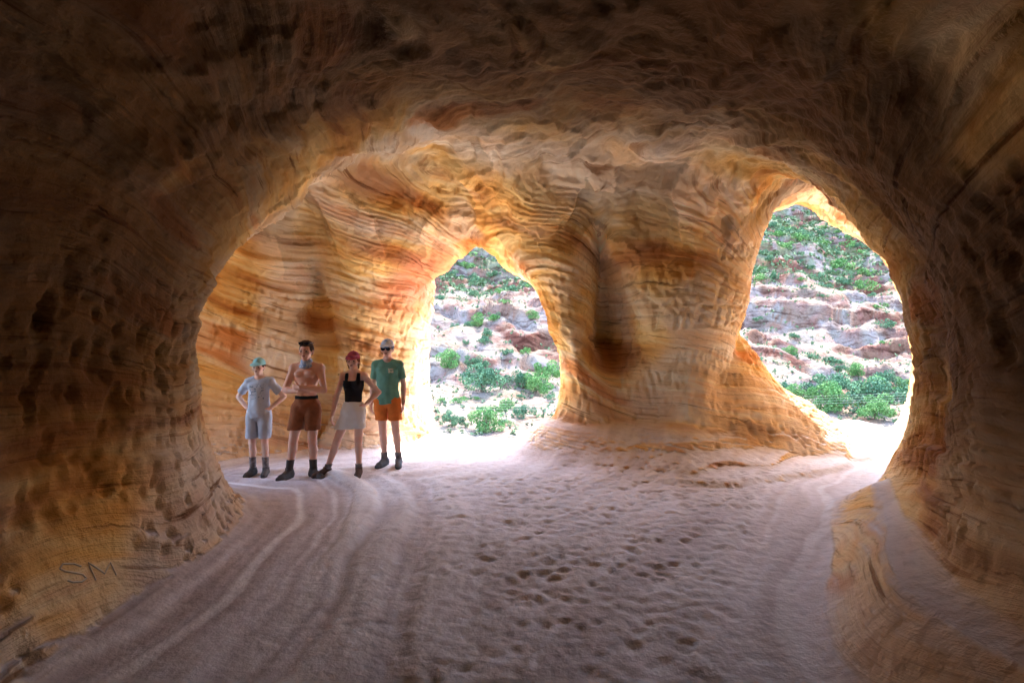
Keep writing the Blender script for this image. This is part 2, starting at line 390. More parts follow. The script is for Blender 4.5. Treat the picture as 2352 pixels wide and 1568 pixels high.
def part(mask,name):
    q=Q[mask];u,inv=np.unique(q,return_inverse=True)
    me=mk_mesh(name,V[u],inv.reshape(-1,4))
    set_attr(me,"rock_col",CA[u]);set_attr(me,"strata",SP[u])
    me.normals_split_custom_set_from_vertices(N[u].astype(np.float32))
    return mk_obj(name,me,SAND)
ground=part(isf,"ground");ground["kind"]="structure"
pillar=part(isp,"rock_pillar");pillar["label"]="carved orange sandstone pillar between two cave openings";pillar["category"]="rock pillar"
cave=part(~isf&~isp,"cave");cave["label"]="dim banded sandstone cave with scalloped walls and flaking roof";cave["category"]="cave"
xa,xb=lo[0]+.1,hi[0]-.15;zt=hi[2]-.12
gx=np.linspace(xa,xb,60);gz_=np.linspace(zt,9.5,20)
A,B=np.meshgrid(gx,gz_,indexing='ij');Ar=A.ravel();Br=B.ravel()
cv=np.stack([Ar,10.85-.06*(Ar+.5)+.2*np.sin(Ar*1.7)+.55*ss(3.,4.5,Ar)+.15*(Br-zt)+.3*fbm(np.stack([Ar,Br*2,Ar*0],1),3)*ss(zt,zt+1,Br),Br],1)
ii=np.arange(60*20).reshape(60,20);cq=np.stack([ii[:-1,:-1],ii[1:,:-1],ii[1:,1:],ii[:-1,1:]],-1).reshape(-1,4)
n0=len(cv);cv=np.concatenate([cv,[(xa,-3,9.5),(xb,-3,9.5)]]);cq=np.concatenate([cq,[(ii[0,-1],ii[-1,-1],n0+1,n0)]])
me=mk_mesh("cliff",cv,cq);set_attr(me,"rock_col",np.tile([.7,.42,.22,0.],(len(cv),1)));set_attr(me,"strata",cv)
hull=mk_obj("cliff",me,SAND);hull["kind"]="structure"
print("cave done",time.time()-T0)
fbv=BVHTree.FromObject(ground,bpy.context.evaluated_depsgraph_get())
def gz(x,y):
    r=fbv.ray_cast(Vector((x,y,2.5)),Vector((0,0,-1)));return r[0].z if r[0] else 0.
cbv=BVHTree.FromObject(cave,bpy.context.evaluated_depsgraph_get())
CHALK=mat_cloth("scratch_chalk",(.85,.74,.60))
# one connected ribbon per letter, pressed along the wall where the strokes run
LP={'S':[(1,.85),(.7,1),(.2,1),(0,.75),(.15,.6),(.9,.4),(1,.18),(.7,0),(.25,0),(0,.15)],'M':[(0,0),(.05,1),(.5,.35),(.95,1),(1,0)]}
def scratch(c,y,z0,w,h):
    pts=LP[c];A=[]
    for (a0,b0),(a1,b1) in zip(pts[:-1],pts[1:]):
        for k in range(4):
            t=k/4;hit=cbv.ray_cast(Vector((-1,y+(a0+(a1-a0)*t)*w,z0-.38*(a0+(a1-a0)*t)*w+(b0+(b1-b0)*t)*h)),Vector((-1,0,0)))
            if hit[0]: A.append(hit[0]+Vector((.003,-.001,.001)))
    if len(A)<3: return
    Vs=[];Fs=[]
    for k,p in enumerate(A):
        d=(A[min(k+1,len(A)-1)]-A[max(k-1,0)]).normalized();nrm=Vector((1,-.3,.3)).normalized();sd=d.cross(nrm).normalized()*.006
        Vs+=[p-sd,p+nrm*.004,p+sd]
        if k: i=3*k;Fs+=[(i-3,i-2,i+1,i),(i-2,i-1,i+2,i+1)]
    me=bpy.data.meshes.new("carved_letter");me.from_pydata(Vs,[],Fs);mk_obj("carved_letter",me,CHALK,cave)
scratch("S",3.38,.32,.14,.11);scratch("M",3.58,.25,.17,.11)
# ---------------------------------------------------------------- hillside
def axis(segs):
    out=[]
    for a,b,st in segs: out.append(np.arange(a,b,st))
    out.append([segs[-1][1]]);return np.concatenate(out)
tx=axis([(-900,-200,60),(-200,-60,12),(-60,-38,2),(-38,30,.6),(30,200,.65),(200,260,6),(260,900,60)])
ty=axis([(-400,0,50),(0,12,4),(12,80,1.6),(80,280,.6),(280,330,2),(330,1200,60)])
PY=[-400,9,12,14,25,50,83,105,120,138,150,158,164,182,200,214,235,300,400,1200]
PZ=[-2.2,-2.2,-1.6,-2.2,-9,-15,-12.5,-10.8,-9,-3,1.5,6,13.5,19,26,36,47,84,120,200]
def tz(x,y,full=False):
    x=np.asarray(x,float).ravel();y=np.asarray(y,float).ravel();z0=np.zeros_like(x)
    far=ss(60,110,y)
    w=fbm(np.stack([x/50,y/60,z0],1)+5,4)*34*far
    b=np.interp(y+w,PY,PZ)
    tilt=.10*x+4.5*fbm(np.stack([x/26,y/26,z0],1)+8,3)
    S=5.5;k=(b+tilt)/S+.6*fbm(np.stack([x/11,y/11,z0],1)+4,2);f=k-np.floor(k)
    ter=b+S*(ss(.55,.85,f)-f)*.8
    S2=1.5;k2=(ter+tilt)/S2+.9*fbm(np.stack([x/5,y/5,z0],1),2);f2=k2-np.floor(k2)
    ter=ter+S2*(ss(.5,.9,f2)-f2)*.8
    patch=ss(-.25,.15,fbm(np.stack([x/15,y/20,z0],1)+61,3))
    m=ss(108,128,y)*patch
    z=b*(1-m)+ter*m
    bl=worley(np.stack([x/2.6,y/2.6,z0+b*.3],1))
    z+=far*(1.0*fbm(np.stack([x/7,y/7,z0],1)+3,4)+.6*m*ss(.6,.1,bl))
    z+=.3*ss(14,30,y)*fbm(np.stack([x/9,y/9,z0],1)+3,3)
    if full: return z,m,(b+tilt),patch
    return z
GX,GY=np.meshgrid(tx,ty,indexing='ij');GZ,TM,TS,TP=tz(GX,GY,True)
TV=np.stack([GX.ravel(),GY.ravel(),GZ],1)
nx_,ny_=len(tx),len(ty);ii=np.arange(nx_*ny_).reshape(nx_,ny_)
TQ=np.stack([ii[:-1,:-1],ii[1:,:-1],ii[1:,1:],ii[:-1,1:]],-1).reshape(-1,4)
TN=vnormals(TV,TQ)
rv=fbm(np.stack([TV[:,0]/35,TV[:,1]/35,TS/9],1)+3,4)+.25*perlin(TV/4)
rock=.80*rampnp(rv,[(-.4,(.18,.07,.05)),(-.15,(.27,.125,.095)),(-.03,(.29,.215,.195)),(.12,(.32,.275,.26)),(.22,(.26,.13,.10)),(.45,(.30,.21,.185))])
soil=.80*rampnp(fbm(TV/9+30,4),[(-.35,(.27,.175,.125)),(0,(.32,.24,.19)),(.3,(.33,.265,.225))])
fr_=ss(.62,.90,TN[:,2]+.12*perlin(TV/2.3+7))*(1-.35*TP)
green=(ss(22,32,TV[:,2])*.5+.15)*ss(-.12,.15,fbm(TV/6+77,4))
tc_=rock*(1-fr_[:,None])+soil*fr_[:,None]
tc_=tc_*(1-green[:,None])+np.array([.115,.16,.08])*green[:,None]
hm=mk_mesh("hillside",TV,TQ);set_attr(hm,"rock_col",np.concatenate([tc_,(1-fr_)[:,None]],1));set_attr(hm,"strata",np.stack([TV[:,0],TV[:,1],TS+.3*(GZ-TS)],1))
hill=mk_obj("hillside",hm,HILL);hill["kind"]="structure"
print("terrain",len(TV),time.time()-T0)
# ---------------------------------------------------------------- vegetation
LEAF=[mat_leaf("juniper_leaves",(.07,.15,.085),(.13,.235,.12)),mat_leaf("scrub_oak_leaves",(.09,.21,.065),(.17,.30,.10))]
def crown_mesh(seed,n,leaf,mat,flat=.75):
    r=np.random.default_rng(seed)
    nl=r.integers(9,14);cs=r.normal(size=(nl,3))*np.array([.25,.25,.15])+np.array([0,0,.42*flat+.1])
    cs[:,2]=np.clip(cs[:,2],.22,.85)
    rad=r.uniform(.16,.28,nl)
    k=r.integers(0,nl,n);d=r.normal(size=(n,3));d/=np.linalg.norm(d,axis=1)[:,None]
    rr=rad[k]*r.uniform(.55,1.08,n)**.6
    P=cs[k]+d*rr[:,None]*np.array([1,1,.85]);kp=P[:,2]>.03;P=P[kp];d=d[kp];n=len(P)
    A=r.normal(size=(n,3))+.6*d;A/=np.linalg.norm(A,axis=1)[:,None]
    B=np.cross(A,r.normal(size=(n,3)));B/=np.linalg.norm(B,axis=1)[:,None];Cc=np.cross(A,B)
    sz=leaf*r.uniform(.6,1.3,n)[:,None]
    V=np.stack([P-B*sz,P-Cc*sz*.6,P+B*sz,P+Cc*sz*.6],1).reshape(-1,3)
    me=mk_mesh("crown",V,np.arange(4*n).reshape(-1,4),False);me.materials.append(mat);return me
def trunk_mesh(seed):
    r=random.Random(seed);Vs=[];Fs=[]
    def tube(p,q,r1,r2):
        p=Vector(p);q=Vector(q);d=(q-p).normalized();u=d.orthogonal().normalized();w=d.cross(u);i=len(Vs)
        for c,rr in ((p,r1),(q,r2)):
            for k in range(7):
                an=k/7*2*math.pi;Vs.append(c+u*rr*math.cos(an)+w*rr*math.sin(an))
        for k in range(7): Fs.append((i+k,i+(k+1)%7,i+7+(k+1)%7,i+7+k))
    top=(r.uniform(-.05,.05),r.uniform(-.05,.05),.25);tube((0,0,-.08),top,.045,.032)
    for k in range(6):
        an=k*1.05+r.random();e=(math.cos(an)*r.uniform(.15,.3),math.sin(an)*r.uniform(.15,.3),r.uniform(.4,.65))
        tube(top,e,.024,.008);tube(e,(e[0]*1.4,e[1]*1.4,e[2]+.1),.008,.004)
    me=bpy.data.meshes.new("trunk");me.from_pydata(Vs,[],Fs);me.materials.append(BARK);return me
big=[(crown_mesh(100+i,3400,.030,LEAF[i%2]),trunk_mesh(i)) for i in range(4)]
small=[crown_mesh(200+i,620,.06,LEAF[i%2]) for i in range(7)]
ntree=0
def put_tree(x,y,w,v=None):
    global ntree
    v=ntree%4 if v is None else v
    e=bpy.data.objects.new("juniper_tree" if v%2==0 else "oak_bush",None);COL.objects.link(e);e.empty_display_size=.3
    e.location=(x,y,float(tz(x,y)[0])-.05*w);s=w/1.05;e.scale=(s,s,s*random.uniform(.85,1.05));e.rotation_euler=(0,0,random.uniform(0,6.28))
    e["label"]="dark green rounded juniper on pale sandy slope" if v%2==0 else "bright green leafy scrub oak on pale sand"
    e["category"]="tree" if v%2==0 else "bush";e["group"]="trees and bushes across the canyon"
    c=bpy.data.objects.new("crown",big[v][0]);COL.objects.link(c);c.parent=e
    t=bpy.data.objects.new("trunk",big[v][1]);COL.objects.link(t);t.parent=e
    ntree+=1
for (x,y,w) in [(-6.3,116,8.2),(-3.9,86,4.8),(-9.4,88,3.),(4.8,118,6.5),(1.5,121,5),(-13.2,125,5.2),(-9,128,3.6),(-8.8,150,4.2),(-11,152,3.2),(5.2,148,3.4),(-5,149,2.6),(7.5,126,5.5),(2,96,3.2),(-1,104,3.),
  (64,116,7.5),(72.5,115,6.6),(66,103,9),(58,105,7),(71,98,6.5),(62,97,5.5),(86,131,5.2),(84,138,4.6),(78,136,3.2),(57,112,5),(52,104,4.5),(67,92,5),(80,118,5),(90,131,4.2),(73,127,3),(69,140,3.4)]:
    put_tree(x,y,w)
pts=[];tries=0
while len(pts)<262 and tries<30000:
    tries+=1
    if random.random()<.40: k=random.uniform(-.155,.095)
    else: k=random.uniform(.38,.705)
    y=86+179*random.random()**.8
    x=k*y
    den=np.interp(y,[86,100,125,150,165,178,188,205,270],[.5,.45,.3,.22,.06,.2,.7,1,1])
    if random.random()>den: continue
    w=random.uniform(1.6,3.4)*(1+.5*(y>185))*(1.4 if random.random()<.2 else 1)*(.7 if y<120 else 1)
    if any((x-a)**2+(y-b)**2<(.38*(w+c))**2 for a,b,c in pts): continue
    pts.append((x,y,w))
zz=tz([p[0] for p in pts],[p[1] for p in pts])
for i,((x,y,w),z) in enumerate(zip(pts,zz)):
    o=bpy.data.objects.new("desert_shrub",small[random.randrange(7)]);COL.objects.link(o)
    o.location=(x,y,float(z)-.12*w);o.scale=(w,w,w*random.uniform(.7,1.05));o.rotation_euler=(0,0,random.uniform(0,6.28))
    o["label"]="small rounded green shrub on rocky canyon slope";o["category"]="shrub";o["group"]="shrubs dotted over the canyon slope"
r=np.random.default_rng(3);n=11000
k=np.where(r.random(n)<.42,r.uniform(-.18,.12,n),r.uniform(.36,.75,n));y=r.uniform(84,280,n)
kp=r.random(n)<np.interp(y,[84,180,190,280],[.3,.3,1,1]);k=k[kp];y=y[kp];n=len(y);x=k*y;z=tz(x,y)
sz=r.uniform(.2,.7,n)*(1+1.3*ss(183,195,y));VV=[]
for j in range(7):
    A=r.normal(size=(n,3));A/=np.linalg.norm(A,axis=1)[:,None];B=r.normal(size=(n,3));B/=np.linalg.norm(B,axis=1)[:,None]
    c=np.stack([x,y,z+sz*.35],1)+r.normal(size=(n,3))*sz[:,None]*.3
    VV.append(np.stack([c-A*sz[:,None]*.5,c-B*sz[:,None]*.5,c+A*sz[:,None]*.5,c+B*sz[:,None]*.5],1))
VV=np.concatenate(VV).reshape(-1,3)
o=mk_obj("scrub",mk_mesh("scrub",VV,np.arange(len(VV)).reshape(-1,4),False),mat_leaf("sage",(.11,.175,.085),(.165,.215,.12)));o["kind"]="stuff";o["label"]="low grey-green sage tufts on the canyon slope";o["category"]="scrub"
cm=mat_cloth("cable_metal",(.40,.40,.40))
for j in range(4):
    P=[];Qd=[]
    for i in range(41):
        u=i/40*2-1;c=(u*70+5,62+j*.05+u*4,-5.6+j*.28+2.2*u*u)
        for a in range(4): P.append((c[0],c[1]+.007*math.cos(a*1.5708),c[2]+.007*math.sin(a*1.5708)))
        if i:
            b=4*i
            for a in range(4): Qd.append((b-4+a,b-4+(a+1)%4,b+(a+1)%4,b+a))
    o=mk_obj("power_cable",mk_mesh("power_cable",P,Qd),cm)
    o["label"]="thin grey overhead cable strung across the canyon";o["category"]="cable";o["group"]="overhead cables"
print("veg",time.time()-T0)
# ---------------------------------------------------------------- people
class Fld:
    def __init__(s,lo,hi,h=.008):
        s.h=h;s.lo=np.array(lo,float);s.ax=[np.arange(lo[k],hi[k],h) for k in range(3)]
        s.F=np.full([len(a) for a in s.ax],1.,np.float32)
    def _sub(s,lo,hi):
        sl=[];g=[]
        for k in range(3):
            i=max(0,int((lo[k]-s.lo[k])/s.h));j=min(len(s.ax[k]),int((hi[k]-s.lo[k])/s.h)+2)
            sl.append(slice(i,max(j,i)));g.append(s.ax[k][i:max(j,i)])
        return tuple(sl),np.meshgrid(*g,indexing='ij',sparse=True)
    def _put(s,sl,d,k,sub):
        if sub: s.F[sl]=smax(s.F[sl],-d,k)
        else: s.F[sl]=smin(s.F[sl],d,k)
    def cone(s,a,b,r1,r2,k=.02,sy=1.,sub=False):
        a=np.array(a,float);b=np.array(b,float);m=max(r1,r2)+k+.03
        sl,(x,y,z)=s._sub(np.minimum(a,b)-m,np.maximum(a,b)+m)
        if 0 in s.F[sl].shape:return
        e=b-a;ey=e[1]/sy;L=e[0]**2+ey**2+e[2]**2+1e-9
        px=x-a[0];py=(y-a[1])/sy;pz=z-a[2]
        t=np.clip((px*e[0]+py*ey+pz*e[2])/L,0,1)
        d=np.sqrt((px-t*e[0])**2+(py-t*ey)**2+(pz-t*e[2])**2)-(r1+(r2-r1)*t)
        s._put(sl,d*min(1,sy),k,sub)
    def ell(s,c,r,k=.02,sub=False,rx=0.):
        c=np.array(c,float);r=np.array(r,float);m=max(r)+k+.02
        sl,(x,y,z)=s._sub(c-m,c+m)
        if 0 in s.F[sl].shape:return
        px=x-c[0];py=y-c[1];pz=z-c[2]
        if rx: py,pz=py*math.cos(rx)+pz*math.sin(rx),-py*math.sin(rx)+pz*math.cos(rx)
        q=np.sqrt((px/r[0])**2+(py/r[1])**2+(pz/r[2])**2)
        s._put(sl,(q-1)*min(r),k,sub)
    def clip(s,fn):
        x,y,z=np.meshgrid(*s.ax,indexing='ij',sparse=True);s.F=np.maximum(s.F,fn(x,y,z)).astype(np.float32)
    def obj(s,name,mat,parent,wr=0.,wf=20.,label=None):
        V,Q=surface_nets(s.F,s.lo,s.h)
        if wr: 
            n=vnormals(V,Q);V=V+n*(wr*fbm(V*wf+len(V)%13,2))[:,None]
        o=mk_obj(name,mk_mesh(name,V,Q),mat,parent)
        if label:o["label"]=label
        return o
def v3(*a): return np.array(a,float)
def hand(F,w,d,n,side,H,curl=.5):
    d=d/np.linalg.norm(d);side=side-d*(side@d);side/=np.linalg.norm(side);n=np.cross(d,side) if (np.cross(d,side)@n)>0 else -np.cross(d,side)
    for off,ln in zip((.0135,.0045,-.0045,-.0135),(.040,.045,.042,.033)):
        p=w+d*.048*H+side*off*H
        F.cone(w+side*off*.5*H,p,.0078*H,.0066*H,.010)
        d1=d*math.cos(curl)+n*math.sin(curl)+side*off*4;d2=d*math.cos(2*curl)+n*math.sin(2*curl)
        q=p+d1*ln*.5*H;F.cone(p,q,.0055*H,.0050*H,.003);F.cone(q,q+d2*ln*.5*H,.0050*H,.0044*H,.003)
    b=w+side*.010*H+d*.010*H;q=b+(side*.75+d*.65)*.026*H
    F.cone(b,q,.0075*H,.0062*H,.006);F.cone(q,q+(d*.9+side*.2+n*.3)*.024*H,.006*H,.005*H,.003)
def person(loc,H,S,label,rot=0.):
    root=bpy.data.objects.new("person",None);COL.objects.link(root);root.empty_display_size=.3
    root.location=loc;root.rotation_euler=(0,0,rot);root["label"]=label;root["category"]="person"
    fem=S.get('fem',0);fat=S.get('fat',1.);sw=S.get('sw',.108)
    J={}
    for sd,sg in (('a',-1),('b',1)):
        J['sh'+sd]=v3(sg*sw,.012,.808)
        J['hip'+sd]=v3(sg*.048,.0,.515)
        for j in ('el','wr','kn','an','toe','hd','hn','hs'): J[j+sd]=v3(*S[j+sd])
    for k in list(J):
        if k[:2] not in ('hd','hn','hs'): J[k]=J[k]*H
    P=lambda *a:v3(*a)*H
    Hh=H*1.08;K=lambda *a:v3(*a)*Hh
    lo=(-.36*H,-.22*H,-.01);hi=(.36*H,.2*H,1.05*H)
    def torso(F,g=0.,k=.03,pec=1.):
        F.ell(P(0,.008,.740),np.array([.086*fat*(1-.08*fem),.056*fat,.095])*H+g,k)
        F.cone(J['sha'],J['shb'],.030*H*fat+g,.030*H*fat+g,k)
        F.ell(P(0,.002,.635),np.array([.070*fat*(1-.1*fem),.048*fat,.10])*H+g,k)
        F.ell(P(0,.006,.54),np.array([.082*(1+.04*fem),.056,.062])*H+g,k)
        for q in (-1,1):
            F.ell(P(q*.04,.036,.525),np.array([.042,.040,.048])*H+g,k)
            if not fem: F.ell(P(q*.038,-.040+.014*(1-pec),.768),np.array([.040,.017,.026])*H+g*.5,.02 if pec<.5 else .010)
            else: F.ell(P(q*.036,-.044,.745),np.array([.031,.025,.032])*H+g*.5,.025)
    B=Fld(lo,hi)
    torso(B,pec=1. if S.get('bare') else 0.)
    if S.get('bare'):
        for q in (-1,1):
            for zz_ in (.69,.655,.62): B.ell(P(q*.020,-.044,zz_),P(.018,.010,.015),.008)
    B.cone(P(0,.012,.82),P(0,.004,.885),.034*H*fat,.030*H,.025)
    feet={}
    for sd in 'ab':
        B.cone(P(0,.014,.852),J['sh'+sd]+P(0,0,.006),.022*H,.022*H,.03)
        B.ell(J['sh'+sd],P(.031,.032,.034)*fat,.02)
        B.cone(J['sh'+sd],J['el'+sd],.027*H*fat,.0215*H*fat,.018)
        m=J['el'+sd]*.75+J['wr'+sd]*.25
        B.cone(J['el'+sd],m,.0215*H*fat,.0235*H*fat,.008);B.cone(m,J['wr'+sd],.0235*H*fat,.0145*H,.008)
        hand(B,J['wr'+sd],J['hd'+sd],J['hn'+sd],J['hs'+sd],H,S.get('curl'+sd,.45))
        B.cone(J['hip'+sd],J['kn'+sd],.048*H*fat,.031*H*fat,.02)
        c=J['kn'+sd]*.68+J['an'+sd]*.32+P(0,.008,0)
        B.cone(J['kn'+sd],c,.030*H*fat,.031*H*fat,.015);B.cone(c,J['an'+sd],.030*H*fat,.019*H,.015)
        B.ell(J['kn'+sd]+P(0,-.010,0),P(.022,.020,.026),.015)
        an,toe=J['an'+sd],J['toe'+sd];dr=toe-an;dr[2]=0;dr/=np.linalg.norm(dr);feet[sd]=dr
        t_=an+dr*.075*H;t_[2]=.020*H
        B.cone(an,t_,.018*H,.014*H,.01)
    hc=P(0,-.006,.936)
    B.ell(hc+K(0,.010,.010),K(.0425,.052,.052),.012)
    B.cone(hc+K(0,-.012,-.012),hc+K(0,-.022,-.046),.036*Hh,.022*Hh,.02)
    B.ell(hc+K(0,-.046,.010),K(.030,.010,.008),.01)
    for q in (-1,1):
        B.ell(hc+K(q*.0175,-.050,-.002),K(.011,.008,.007),.006,sub=True)
        B.ell(hc+K(q*.026,-.034,-.016),K(.012,.012,.011),.012)
        B.ell(hc+K(q*.044,.006,-.006),K(.006,.011,.016),.006)
    B.cone(hc+K(0,-.046,.004),hc+K(0,-.055,-.014),.0042*Hh,.0068*Hh,.008)
    B.ell(hc+K(0,-.045,-.033),K(.014,.007,.006),.006)
    B.obj("body",S['skin'],root)
    fl=(hc[0]-.1*H,hc[1]-.16*H,hc[2]-.12*H);fh=(hc[0]+.1*H,hc[1]+.12*H,hc[2]+.11*H)
    def small(name,mat,fn,h=.004,lo=fl,hi=fh,lab=None,wr=0,wf=20):
        f=Fld(lo,hi,h);fn(f);return f.obj(name,mat,root,wr,wf,lab)
    for q in (-1,1):
        small("eye",EYE,lambda f:f.ell(hc+K(q*.0175,-.0465,-.002),K(.0065,.005,.0042),.001),.003)
        small("eyebrow",S['hair'],lambda f:f.cone(hc+K(q*.009,-.054,.010),hc+K(q*.026,-.047,.012),.003*H,.0025*H,.001),.003)
    small("lips",LIPS,lambda f:(f.ell(hc+K(0,-.0515,-.031),K(.012,.004,.003),.001),f.ell(hc+K(0,-.0505,-.0355),K(.010,.004,.003),.003)),.003)
    def hair(f):
        f.ell(hc+K(0,.013,.013),K(.0465,.055,.054),.005)
        f.clip(lambda x,y,z: np.maximum((hc[2]-.030*Hh)-z, np.minimum((hc[1]-.022*Hh)-y, (hc[2]+.030*Hh)-z+0*y)))
        if fem:
            f.cone(hc+K(0,.05,.01),hc+K(0,.062,-.07),.022*Hh,.012*Hh,.01)
            for q in (-1,1): f.cone(hc+K(q*.042,.004,.0),hc+K(q*.036,.02,-.055),.010*Hh,.006*Hh,.008)
        if S.get('thick'): f.ell(hc+K(0,.004,.050),K(.040,.048,.024),.01)
    small("hair",S['hair'],hair,.004,wr=.006,wf=45)
    if 'cap' in S:
        def cap(f):
            f.ell(hc+K(0,.010,.016),K(.050,.060,.060),.005)
            f.clip(lambda x,y,z:(hc[2]+.018*Hh)-z+(y-hc[1])*.12)
            f.ell(hc+K(0,-.064,.0225),K(.040,.046,.0075),.004,rx=.28)
            f.ell(hc+K(0,.010,.077),K(.004,.004,.003),.002)
        small("cap",S['cap'],cap,.004)
    if 'shades' in S:
        dz,dy=S['shades']
        def sg(f):
            c=hc+K(0,dy,dz)
            for q in (-1,1):
                f.ell(c+K(q*.019,-.056,-.001),K(.016,.006,.0125),.002)
                f.cone(c+K(q*.036,-.050,.003),c+K(q*.047,.006,.003),.0025*Hh,.0025*Hh,.002)
            f.cone(c+K(-.036,-.053,.006),c+K(.036,-.053,.006),.0028*Hh,.0028*Hh,.002)
        small("sunglasses",S['shadesmat'],sg,.003)
    if S.get('top')=='tee':
        F=Fld(lo,hi)
        g=.008*H
        torso(F,g,.04,pec=0.)
        F.cone(P(0,.0,.66),P(0,.004,.48),.080*H*fat+g,.094*H+g,.03,sy=.76)
        for sd in 'ab':
            e=J['sh'+sd]*.30+J['el'+sd]*.70
            F.cone(P(0,.014,.845),J['sh'+sd]+P(0,0,.004),.022*H,.029*H,.03)
            F.cone(J['sh'+sd],e,.034*H,.036*H,.02)
        F.clip(lambda x,y,z:(S['hem']+.0)*H-z+.006*np.sin(x*25))
        nk=P(0,-.012,.870)
        F.clip(lambda x,y,z:.040*H-np.sqrt((x-nk[0])**2+(y-nk[1])**2+((z-nk[2])*.9)**2))
        for sd in 'ab':
            e=J['sh'+sd]*.30+J['el'+sd]*.70;dr=J['el'+sd]-J['sh'+sd];dr/=np.linalg.norm(dr)
            sg_=-1 if sd=='a' else 1
            F.clip(lambda x,y,z:np.where((x*sg_>.092*H)&(z>.62*H),(x-e[0])*dr[0]+(y-e[1])*dr[1]+(z-e[2])*dr[2],-1))
        F.obj("shirt",S['topmat'],root,.014,9)
    if S.get('top')=='tank':
        F=Fld(lo,hi);torso(F,.008*H,.03)
        F.clip(lambda x,y,z:S['hem']*H-z)
        F.clip(lambda x,y,z:np.where(z>.775*H,np.abs(np.abs(x)-.048*H)-.014*H,-1))
        F.clip(lambda x,y,z:np.abs(x)-.086*H)
        F.obj("tank_top",S['topmat'],root,.004,14)
    F=Fld(lo,(.36*H,.2*H,.7*H));g=.010*H
    F.ell(P(0,.006,.54),np.array([.084,.058,.070])*H+g,.03);
    for q in (-1,1): F.ell(P(q*.04,.034,.525),np.array([.043,.042,.05])*H+g,.03)
    F.cone(P(0,0,S['waist']-.02),P(0,0,.53),.074*H,.084*H,.03,sy=.72)
    if S['bottom']=='shorts':
        for sd in 'ab':
            e=J['hip'+sd]+(J['kn'+sd]-J['hip'+sd])*1.02;lg=S.get('leg',.050)*H
            F.cone(J['hip'+sd]+P(0,.0,.0),e,.062*H,lg,.012)
        F.clip(lambda x,y,z:S['bhem']*H-z)
        xm=lambda z:(J['hipa'][0]+J['hipb'][0])/2+((J['kna'][0]+J['knb'][0])/2-(J['hipa'][0]+J['hipb'][0])/2)*np.clip((.515*H-z)/(.23*H),0,1)
        F.clip(lambda x,y,z:np.where(z<.47*H,.002+.012*np.clip((.47*H-z)/(.1*H),0,1)-np.abs(x-xm(z)),-1))
    else:
        e=(J['kna']+J['knb'])/2;sp=abs(J['knb'][0]-J['kna'][0])/2
        for t in (-1,-.5,0,.5,1):
            F.cone(P(0,0,.52)+P(t*.040,0,0),v3(e[0]*.75+t*(sp*.62+.02*H),-.0,.36*H),.056*H,.058*H,.03)
        F.clip(lambda x,y,z:S['bhem']*H-z+.12*(x-e[0])*.3)
    F.clip(lambda x,y,z:z-S['waist']*H)
    F.obj("shorts" if S['bottom']=='shorts' else "skirt",S['botmat'],root,.010,11)
    if 'belt' in S:
        F=Fld(lo,(.36*H,.2*H,.7*H),.006);F.ell(P(0,.003,.585),np.array([.083,.062,.12])*H,.01)
        F.clip(lambda x,y,z:np.abs(z-(S['waist']+.003)*H)-.011*H)
        F.obj("belt",S['belt'],root)
    if 'gaiter' in S:
        def ga(f):
            f.cone(P(0,.012,.832),P(0,.008,.850),.050*H,.043*H,.01)
            f.ell(P(0,-.014,.826),P(.047,.033,.020),.02)
        small("neck_gaiter",S['gaiter'],ga,.005,P(-.1,-.1,.76),P(.1,.1,.93),wr=.008,wf=30)
    for sd,sg_ in (('a',-1),('b',1)):
        an,toe=J['an'+sd],J['toe'+sd];lo2=np.minimum(an,toe)-.16;hi2=np.maximum(an,toe)+.2;lo2[2]=-.02
        f=Fld(lo2,hi2,.006);u=J['kn'+sd]-an;u/=np.linalg.norm(u)
        f.cone(an-u*.02,an+u*S.get('sock',.07)*H,.0245*H,.0285*H,.01)
        cz=(an+u*S.get('sock',.07)*H)[2];f.clip(lambda x,y,z:z-cz)
        f.obj("sock",S['sockmat'],root)
        f=Fld(lo2,hi2,.006);dr=feet[sd]
        heel=an+dr*(-.018*H);heel[2]=.024*H
        ball=an+dr*.085*H;ball[2]=.020*H;tip=an+dr*.112*H;tip[2]=.017*H
        f.cone(heel,ball,.026*H,.026*H,.012);f.cone(ball,tip,.026*H,.020*H,.01)
        f.cone(heel+v3(0,0,.01*H),an+v3(0,0,.022*H),.028*H,.028*H,.015);f.cone(an,ball,.025*H,.020*H,.015)
        f.clip(lambda x,y,z:z-(S.get('boot',.075))*H);f.clip(lambda x,y,z:.002-z)
        sh=f.obj("shoe",S['shoemat'],root)
        f=Fld(lo2,hi2,.005);f.cone(heel,ball,.029*H,.029*H,.01);f.cone(ball,tip,.029*H,.023*H,.01)
        f.clip(lambda x,y,z:z-.016);f.clip(lambda x,y,z:-.001-z)
        f.obj("sole",SOLE,sh)
    return root
EYE=mat_cloth("eye_dark",(.03,.02,.015),rough=.3);LIPS=mat_cloth("lips",(.45,.17,.14),rough=.5)
SOLE=mat_cloth("rubber_sole",(.10,.09,.085));DARK=mat_cloth("dark_shoe",(.075,.07,.07),(.12,.115,.115));GREYSH=mat_cloth("grey_shoe",(.16,.18,.21))
BLK=mat_cloth("black_plastic",(.015,.015,.02),rough=.25)
